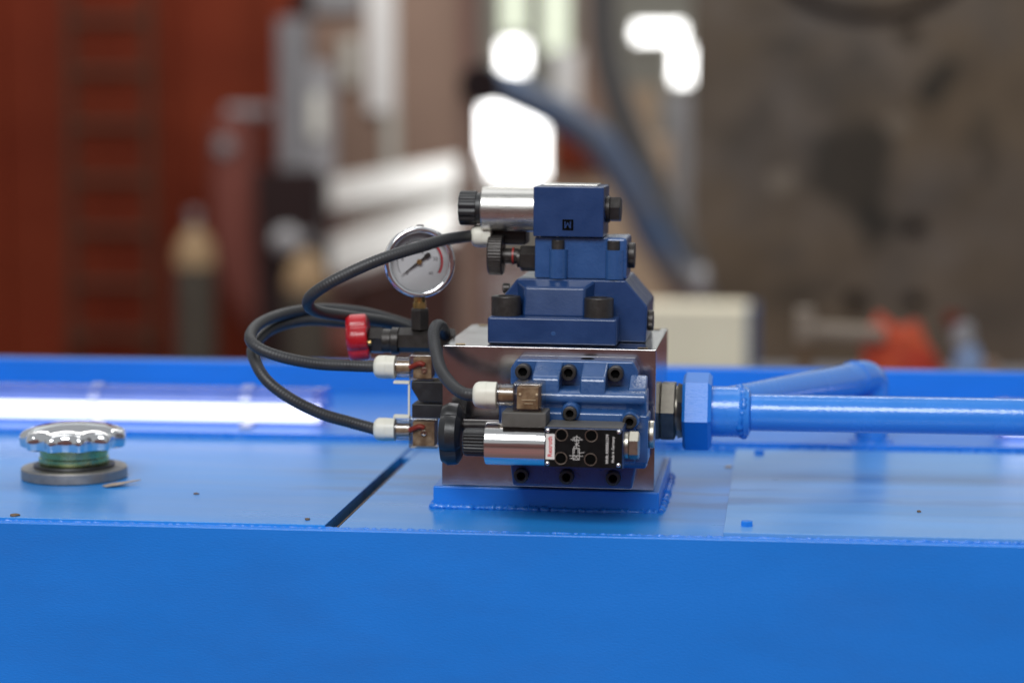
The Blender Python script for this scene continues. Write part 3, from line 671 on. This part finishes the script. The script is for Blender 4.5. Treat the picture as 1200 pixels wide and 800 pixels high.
A = [b.verts.new(gp(p.x, p.y, 4.2)) for p in out]; B_ = [b.verts.new(gp(p.x, p.y, 4.8)) for p in out]
b.faces.new(A); b.faces.new(list(reversed(B_)))
for i in range(len(out)): b.faces.new((A[i], B_[i], B_[(i + 1) % len(out)], A[(i + 1) % len(out)]))
bmesh.ops.recalc_face_normals(b, faces=b.faces); ptr = obj('pointer', b, 'print_black', ga, smooth=0)
b = new(); loft(b, GN, gp(0, 0, 4.6), [(0, 2.4), (1.2, 2.2)], 20); obj('hub', b, 'brass', ptr)
b = new(); loft(b, GN, gp(0, 0, 9.0), [(0, 27.2), (.8, 27.0)], 64); obj('glass', b, 'clear_glass', ga)
b = new(); loft(b, 'Z', (-119.8, 190, 160.9), [(0, 6.2), (5, 6.2), (5.2, 5), (12, 5)], 48, lambda th, i: hexr()(th, i) if i < 2 else 1); obj('brass_stem', b, 'brass', ga, smooth=25)
b = new(); cyl(b, 'Z', (-119.6, 190, 231.6), 2.2, 3.2, 20, .6); obj('vent_plug', b, 'black_plastic', ga)

# ------------------------------------------------------------------ corrugated cables
def cable(pts, label, r=5.2):
    path = spline(pts, 0.9)
    b = new(); sweep(b, path, r, 14, lambda i: 1.0 if i % 3 else 0.94)
    o = obj('cable', b, 'conduit', origin=pts[0], smooth=80); tag(o, label, 'cable', 'black corrugated cables'); ROLL.append(o)
cable([(-75, 196, 224.5), (-93, 165, 223), (-111, 142, 218), (-137, 126, 210), (-164, 116, 198.5), (-190, 114, 184.5), (-205, 124, 172), (-204, 150, 160.5), (-182, 195, 151.5), (-158, 235, 143.5), (-141, 270, 133), (-124, 310, 118), (-100, 345, 90)], 'black corrugated cable crossing in front of the gauge to the top valve')
cable([(-152, 150, 113.2), (-172, 146, 114), (-201, 138, 116), (-229, 130, 122), (-249, 130, 129), (-260, 142, 137), (-259, 175, 146), (-245, 220, 151), (-221, 255, 152), (-189, 275, 148), (-163, 290, 140), (-138, 312, 128), (-110, 332, 105)], 'black corrugated cable looping out from the upper side plug')
cable([(-152, 150, 59), (-173, 146, 65), (-197, 138, 73), (-222, 132, 86), (-243, 133, 101), (-256, 144, 116), (-263, 167, 126), (-256, 205, 138), (-234, 240, 143), (-207, 262, 140), (-180, 286, 134), (-154, 310, 122), (-128, 335, 104)], 'black corrugated cable looping up from the lower side plug')
cable([(-48, 28, 107.4), (-58, 31, 108), (-69, 43, 113), (-81, 62, 123), (-90, 90, 137), (-95.5, 115, 147), (-96.5, 142, 151), (-96, 172, 144), (-97, 206, 122), (-99, 235, 95)], 'short black cable arching over the block corner to the front plug')

# ================================================================== FAR BACKGROUND
def far(name, label, cat, origin, parts, group=None):
    """parts: (part name, material, builder) built round the origin"""
    t = thing(name, label, cat, origin, group)
    for pn_, m_, fn in parts:
        bb = new(); fn(bb); obj(pn_, bb, m_, t)
    return t
B3 = lambda *a, **k: (lambda bm: box(bm, *a, **k))
# red machine frame
t = thing('red_machine', 'dull red painted machine side filling the left background', 'machine', (-5500, 11500, -1280))
b = new(); box(b, -9000, -2790, 11500, 12300, -1280, 1750, 10); obj('side_plate', b, 'far_red', t)
b = new(); box(b, -4650, -4540, 11440, 11498, -1280, 1740, 6); obj('flange_strip', b, 'far_red', t)
b = new(); box(b, -3480, -3440, 11470, 11498, -1280, 1740, 4); obj('flange_strip', b, 'far_red', t)
b = new(); box(b, -2860, -2700, 11300, 11490, -600, 1740, 8); obj('guide_rail', b, 'far_red', t)
# ladder on it
lad = thing('ladder', 'brownish steel ladder standing against the red machine', 'ladder', (-3790, 11230, -1280))
for x0, x1 in ((-4036, -4016), (-3548, -3544)):
    b = new(); sub = new(); box(sub, -26, 26, 11200, 11245, -1279, 1700, 4)
    for v in sub.verts: v.co.x += x1 + (x0 - x1) * (1060 - v.co.z) / 2300
    merge(b, sub); obj('rail', b, 'far_ladder', lad)
for z in (1100, 794, 494, 178, -143, -447, -763, -1060):
    b = new(); cyl(b, 'X', (-4000, 11222, z), 440, 28, 16, 2); obj('rung', b, 'far_ladder', lad)
for x in (-4000, -3560):
    b = new(); cyl(b, 'Y', (x, 11150, -1075), 60, 62, 24, 6); obj('foot_bolt', b, 'far_ladder', lad)
# gas bottles
def bottle(x, y, top, w, label):
    t = thing('gas_bottle', label, 'gas bottle', (x, y, -1280), 'gas bottles by the red machine')
    b = new(); loft(b, 'Z', (x, y, -1278), [(0, w * .46), (20, w * .5), (top - 235 + 1278, w * .5)], 40, cap1=False); obj('body', b, 'bottle_body', t)
    b = new(); loft(b, 'Z', (x, y, top - 235), [(0, w * .5), (70, w * .48), (140, w * .38), (190, w * .22), (215, w * .15)], 40, cap0=False); obj('shoulder', b, 'bottle_top', t)
    b = new(); loft(b, 'Z', (x, y, top - 20), [(0, 22), (40, 22), (42, 34), (90, 34), (95, 20)], 20); obj('valve', b, 'far_grey', t)
bottle(-3090, 10500, -352, 235, 'gas bottle with tan shoulder below the red curved duct')
bottle(-2432, 10400, -470, 245, 'gas bottle with tan shoulder behind the cable loops')
# curved duct
path = spline([(-3005, 11150, 190), (-3006, 11150, -171), (-2990, 11150, -518), (-2915, 11150, -800), (-2714, 11150, -1040), (-2450, 11150, -1110), (-2200, 11150, -1120)], 40)
t = thing('curved_duct', 'dusty red curved duct bending down beside the red machine', 'duct', (-2300, 11150, -1280))
b = new(); sweep(b, path, 150, 28); obj('duct', b, 'far_duct', t, smooth=60)
b = new(); loft(b, 'Z', (-3005, 11150, 185), [(0, 140), (40, 140), (52, 90)], 32); obj('flange', b, 'far_duct', t)
b = new(); cyl(b, 'X', (-3060, 11150, 262), 260, 40, 20, 6); box(b, -3050, -2990, 11120, 11180, 200, 262, 4); obj('handle_pipe', b, 'far_grey', t)
b = new(); loft(b, 'Y', (-3040, 11030, 60), [(0, 60), (-30, 60), (-50, 40)], 24); obj('grey_knob', b, 'far_grey', t)
# grey hydraulic cylinder pair with black base
t = thing('lifting_cylinder', 'grey upright hydraulic cylinder on a black base right of the red machine', 'hydraulic cylinder', (-2550, 10850, -1280))
b = new(); cyl(b, 'Z', (-2590, 10850, -60), 850, 98, 32, 8); obj('barrel', b, 'far_grey', t)
b = new(); cyl(b, 'Z', (-2440, 10850, -110), 650, 84, 32, 8); obj('barrel', b, 'far_grey_light', t)
b = new(); box(b, -2478, -2400, 10740, 10770, 120, 370, 6); obj('label_plate', b, 'far_pale', t)
b = new(); box(b, -2790, -2410, 10700, 10960, -1279, -55, 20); obj('black_base', b, 'far_black', t)
b = new(); loft(b, 'Y', (-2598, 10700, -452), [(0, 50), (-30, 78), (-90, 78), (-120, 50), (-130, 20)], 32); obj('bright_wheel', b, 'far_grey_light', t)
b = new(); cyl(b, 'Z', (-2560, 10950, 790), 500, 52, 24, 4); obj('rod', b, 'far_black', t)
# mauve machine panel
t = thing('mauve_machine', 'dusty mauve machine panel behind the white slanted beams', 'machine', (-2430, 13600, -1280))
b = new(); box(b, -3080, -1920, 13600, 13800, -1280, 1700, 10); obj('panel', b, 'far_mauve', t)
for x0, x1, z0, z1, m_ in ((-2850, -2740, 430, 760, 'far_pale'), (-2680, -2480, 250, 1500, 'far_white'), (-2560, -2470, -160, 250, 'far_pale'), (-3060, -2720, 930, 1300, 'far_grey_light')):
    b = new(); box(b, x0, x1, 13540, 13596, z0, z1, 6); obj('cover_strip', b, m_, t)
b = new(); box(b, -2010, -1930, 13500, 13590, -1200, 1700, 6); obj('corner_post', b, 'far_mauve_dark', t)
# slanted white beams
def slab(name, label, p0, p1, h, dep, m_):
    t = thing(name, label, 'beam', ((p0[0] + p1[0]) / 2, p0[1], -1280), 'slanted white beams')
    a = Vector(p0); c = Vector(p1); d = (c - a).normalized(); up = (Vector((-d.z, 0, d.x)) + Vector((0, 0.62, 0))).normalized(); bk = d.cross(up) * -1
    b = new(); sub = new(); vs_ = []
    for e in (a, c):
        for su, sb in ((-1, 0), (1, 0), (1, 1), (-1, 1)): vs_.append(sub.verts.new(e + up * su * h / 2 + bk * sb * dep))
    for f_ in ((0, 1, 2, 3), (4, 7, 6, 5), (0, 4, 5, 1), (1, 5, 6, 2), (2, 6, 7, 3), (3, 7, 4, 0)): sub.faces.new([vs_[i] for i in f_])
    bmesh.ops.recalc_face_normals(sub, faces=sub.faces); sharp_bevel(sub, 8); merge(b, sub); obj('beam', b, m_, t)
    for e in (a + d * 60, c - d * 60):
        b = new(); box(b, e.x - 45, e.x + 45, e.y + 10, e.y + dep - 10, -1279, e.z - h * .4, 4); obj('post', b, 'far_mauve_dark', t)
slab('slanted_beam', 'upper slanted white beam in front of the mauve panel', (-2680, 12050, -250), (-1660, 12050, -70), 210, 200, 'far_gloss')
slab('slanted_beam', 'lower slanted bright white beam left of the gauge', (-2640, 11900, -640), (-1640, 11900, -330), 270, 200, 'far_gloss')
# dark mauve cabinet below the beams, pale post
t = thing('mauve_cabinet', 'low brownish mauve cabinet under the slanted beams', 'cabinet', (-2250, 12500, -1280))
b = new(); box(b, -2830, -1920, 12400, 12900, -1280, -560, 12); obj('cabinet', b, 'far_mauve_dark', t)
for x in (-2540, -2230):
    b = new(); box(b, x - 6, x + 6, 12392, 12399, -1270, -575); obj('door_gap', b, 'far_black', t)
b = new(); cyl(b, 'Y', (-2275, 12392, -860), -40, 24, 16, 4); obj('knob', b, 'far_grey', t)
far('pale_post', 'pale grey post behind the top valve', 'post', (-1830, 12600, -1280), (('post', 'far_pale', B3(-1920, -1745, 12560, 12700, -1280, -350, 8)), ('cap', 'far_grey_light', B3(-1940, -1725, 12540, 12720, -349, -320, 4))))
# windows in the far wall
def window(label, x0, x1, z0, z1, m_, n=2):
    t = thing('factory_window', label, 'window', ((x0 + x1) / 2, 20980, z0), 'bright windows in the far wall')
    b = new()
    for (a0, a1, c0, c1) in ((x0 - 40, x1 + 40, z0 - 40, z0), (x0 - 40, x1 + 40, z1, z1 + 40), (x0 - 40, x0, z0, z1), (x1, x1 + 40, z0, z1)): box(b, a0, a1, 20930, 20990, c0, c1)
    obj('frame', b, 'far_pale', t)
    for k in range(n):
        w = (x1 - x0) / n
        b = new(); box(b, x0 + k * w + 8, x0 + (k + 1) * w - 8, 20960, 20985, z0 + 4, z1 - 4); obj('pane', b, m_, t)
window('large bright window glare above the brushed silver coil', -2995, -2253, -464, 288, 'window_pane', 3)
window('small bright window above the large glare', -2700, -2440, 610, 905, 'window_pane', 2)
window('tall pale green lit window strip, left of two at the top', -2681, -2452, 987, 1760, 'window_pane_green', 1)
window('tall pale green lit window strip, right of two at the top', -2264, -2024, 820, 1760, 'window_pane_green', 1)
window('wide bright window at top right beside the rusty plate', -1345, -860, 920, 1070, 'window_pane', 3)
window('bright window touching the edge of the rusty plate', -955, -735, 500, 862, 'window_pane', 2)
# columns between the windows and the plate
def column(label, x0, x1, y, z0, z1, m_):
    t = thing('hall_column', label, 'column', ((x0 + x1) / 2, y, -1280), 'columns in the hall behind')
    b = new(); box(b, x0, x1, y, y + 40, z0, z1); box(b, x0, x1, y + 160, y + 200, z0, z1); box(b, (x0 + x1) / 2 - 15, (x0 + x1) / 2 + 15, y + 41, y + 159, z0, z1); obj('flanges', b, m_, t)
    b = new(); box(b, x0 - 40, x1 + 40, y - 30, y + 230, -1279, -1255); obj('foot_plate', b, 'far_grey', t)
column('white column in the gap between the blue arms', -1640, -1450, 16000, -1254, 720, 'far_white')
column('tan pink column left of the dark hose', -1440, -1250, 16050, -1254, 2400, 'far_mauve')
column('tan column right of the dark hose', -1060, -830, 16100, -1254, 440, 'far_tan')
column('pale grey column beside the rusty plate', -800, -540, 16600, -1254, 400, 'far_grey_light')
t = thing('tan_machine', 'low tan and brown machine behind the valve stack', 'machine', (-1100, 14000, -1280))
b = new(); box(b, -1500, -620, 14000, 14500, -1280, 60, 20); obj('housing', b, 'far_tan', t)
b = new(); box(b, -1440, -1110, 13900, 13998, -160, 140, 10); obj('red_cover', b, 'far_red', t)
b = new(); box(b, -1490, -1300, 13940, 13998, -1200, -240, 10); obj('mauve_door', b, 'far_mauve', t)
b = new(); box(b, -1290, -900, 13960, 13998, -1200, -360, 10); obj('tan_door', b, 'far_tan', t)
# blue extraction arm and dark hose
path = spline([(-1040, 7000, 405), (-960, 7000, 400), (-872, 7000, 367), (-705, 7000, 290), (-560, 7000, 195), (-450, 7000, 60), (-365, 7000, -90), (-300, 7000, -215), (-225, 7000, -335), (-150, 7000, -372)], 20)
t = thing('extraction_arm', 'dusty blue bent extraction arm reaching down behind the valve', 'extraction arm', (-1000, 7000, -1280))
b = new(); sweep(b, path, 66, 24); obj('arm_tube', b, 'far_armblue', t, smooth=60)
b = new(); loft(b, 'X', (-165, 7000, -372), [(0, 66), (50, 66), (62, 50)], 28); obj('end_collar', b, 'far_grey_light', t)
b = new(); loft(b, 'Y', (-985, 6900, 395), [(0, 80), (160, 80)], 28); obj('elbow_joint', b, 'far_black', t)
b = new(); box(b, -1090, -1010, 7010, 7090, -1279, 440, 8); obj('stand', b, 'far_mauve', t)
path = spline([(-545, 7300, 1400), (-548, 7300, 800), (-535, 7300, 530), (-465, 7300, 290), (-365, 7300, 60), (-262, 7300, -170), (-180, 7300, -330), (-60, 7300, -800), (-40, 7300, -1278)], 20)
b = new(); sweep(b, path, 56, 22); o = obj('hanging_hose', b, 'far_armdark', origin=(-40, 7300, -1278), smooth=60)
tag(o, 'dark hose hanging down behind the blue extraction arm', 'hose')
# big rusty plate with drilled holes
t = thing('steel_plate', 'huge rusty brown machined steel plate standing upright at right', 'steel plate', (1200, 9000, -1280))
b = new(); box(b, -262, 4000, 9000, 9180, -1280, 1300)
plate = obj('plate', b, 'rust_plate', t, smooth=0)
cutters = []
for (x, z, r, d) in ((795, -263, 48, 150), (526, -622, 52, 150), (802, -619, 46, 150), (750, 640, 50, 60), (572, 1340, 650, 400), (1400, 300, 60, 150), (1700, -500, 60, 150)):
    b = new(); loft(b, 'Y', (x, 8990, z), [(0, r), (d, r)], 40); c = obj('cutter', b, 'rust_plate', t); cutters.append(c)
b = new(); prism(b, [(572 + 585 * math.cos(a), 1340 + 585 * math.sin(a)) for a in [math.pi + k * math.pi / 40 for k in range(41)]], 'XZ', 9040, 9170); obj('bearing_half', b, 'rust_plate', t)
b = new(); prism(b, [(572 + r_ * math.cos(a), 1340 + r_ * math.sin(a)) for r_, rng in ((649, range(3, 38)), (586, range(37, 2, -1))) for a in [math.pi + k * math.pi / 40 for k in rng]], 'XZ', 9100, 9170); obj('bearing_liner', b, 'far_black', t)
bpy.context.view_layer.update()
for c in cutters:
    md = plate.modifiers.new('hole', 'BOOLEAN'); md.operation = 'DIFFERENCE'; md.object = c; md.solver = 'EXACT'
dg = bpy.context.evaluated_depsgraph_get()
me = bpy.data.meshes.new_from_object(plate.evaluated_get(dg)); plate.modifiers.clear(); plate.data = me
for c in cutters: bpy.data.objects.remove(c)
for (x, z, r) in ((795, -263, 46), (526, -622, 50), (802, -619, 44)):
    b = new(); loft(b, 'Y', (x, 9100, z), [(0, r), (30, r)], 32); obj('hole_plug', b, 'far_black', t)
# cream carton with a blue side, on a low bench
far('carton', 'cream carton with a blue side edge standing behind the tank', 'box', (-60, 5150, -500),
    (('carton', 'box_cream', B3(-330, 84, 5000, 5200, -500, -280, 4)), ('blue_side', 'box_blue', B3(84.5, 112, 5003, 5197, -500, -282, 3))))
t = thing('bench', 'low steel bench carrying the cream carton and the orange bundle', 'bench', (200, 4600, -1280))
b = new(); box(b, -500, 1100, 3300, 5400, -540, -501, 4); obj('bench_top', b, 'far_grey', t)
for (x, y) in ((-460, 3340), (1060, 3340), (-460, 5360), (1060, 5360)):
    b = new(); box(b, x - 25, x + 25, y - 25, y + 25, -1279, -541); obj('leg', b, 'far_grey', t)
# orange bundle, wooden handle, bottle
from mathutils import noise
b = new(); sub = new(); bmesh.ops.create_icosphere(sub, subdivisions=4, radius=1)
for v in sub.verts:
    n_ = 1 + .22 * noise.noise(v.co * 2.1 + Vector((3, 1, 7))) + .10 * noise.noise(v.co * 5)
    c = v.co * n_
    v.co = Vector((478 + c.x * 108, 3520 + c.y * 80, -352 + c.z * 175 - (c.x * 62)))
    v.co.z = max(v.co.z, -500)
merge(b, sub); o = obj('cloth_bundle', b, 'orange_cloth', origin=(478, 3520, -500), smooth=80); tag(o, 'crumpled orange red bundle of cloth on the bench at right', 'cloth')
t = thing('hammer', 'hammer with pale wooden handle lying against the orange bundle', 'hammer', (300, 3470, -500))
b = new(); sub = new(); cyl(sub, 'X', (236, 3460, -188), 190, 20, 20, 5)
for v in sub.verts: v.co.z += -(v.co.x - 236) * .05
merge(b, sub); obj('handle', b, 'wood_handle', t)
b = new(); box(b, 222, 262, 3430, 3490, -215, -138, 8); obj('head', b, 'wood_handle', t)
b = new(); box(b, 225, 262, 3440, 3480, -500, -216, 4); obj('stand_block', b, 'rust_edge', t)
t = thing('spray_bottle', 'pale blue spray bottle with red and white top beside the orange bundle', 'bottle', (612, 3500, -500))
b = new(); loft(b, 'Z', (618, 3500, -500), [(0, 34), (230, 36), (262, 28), (280, 18)], 28); obj('bottle', b, 'far_skyblue', t)
b = new(); loft(b, 'Z', (605, 3500, -222), [(0, 24), (40, 26), (52, 18)], 24); obj('collar', b, 'far_grey_light', t)
b = new(); box(b, 562, 600, 3490, 3512, -178, -146, 5); obj('trigger', b, 'far_red', t)
b = new(); loft(b, 'Z', (665, 3530, -500), [(0, 30), (215, 30), (238, 20)], 24); o = obj('paint_tin', b, 'far_mauve', origin=(665, 3530, -500)); tag(o, 'small pinkish tin right of the pale blue spray bottle', 'tin')

# ------------------------------------------------------------------ the whole valve stack leans by about half a degree
bpy.context.view_layer.update()
piv = Vector((0, 115, 0)) * S
M = Matrix.Translation(piv) @ Matrix.Rotation(R(0.5), 4, 'Y') @ Matrix.Translation(-piv)
for o in ROLL:
    mw = M @ Matrix.Translation(o.location)
    o.location = mw.to_translation(); o.rotation_euler = mw.to_euler()
for o in scene.objects:
    if '_org' in o: del o['_org']
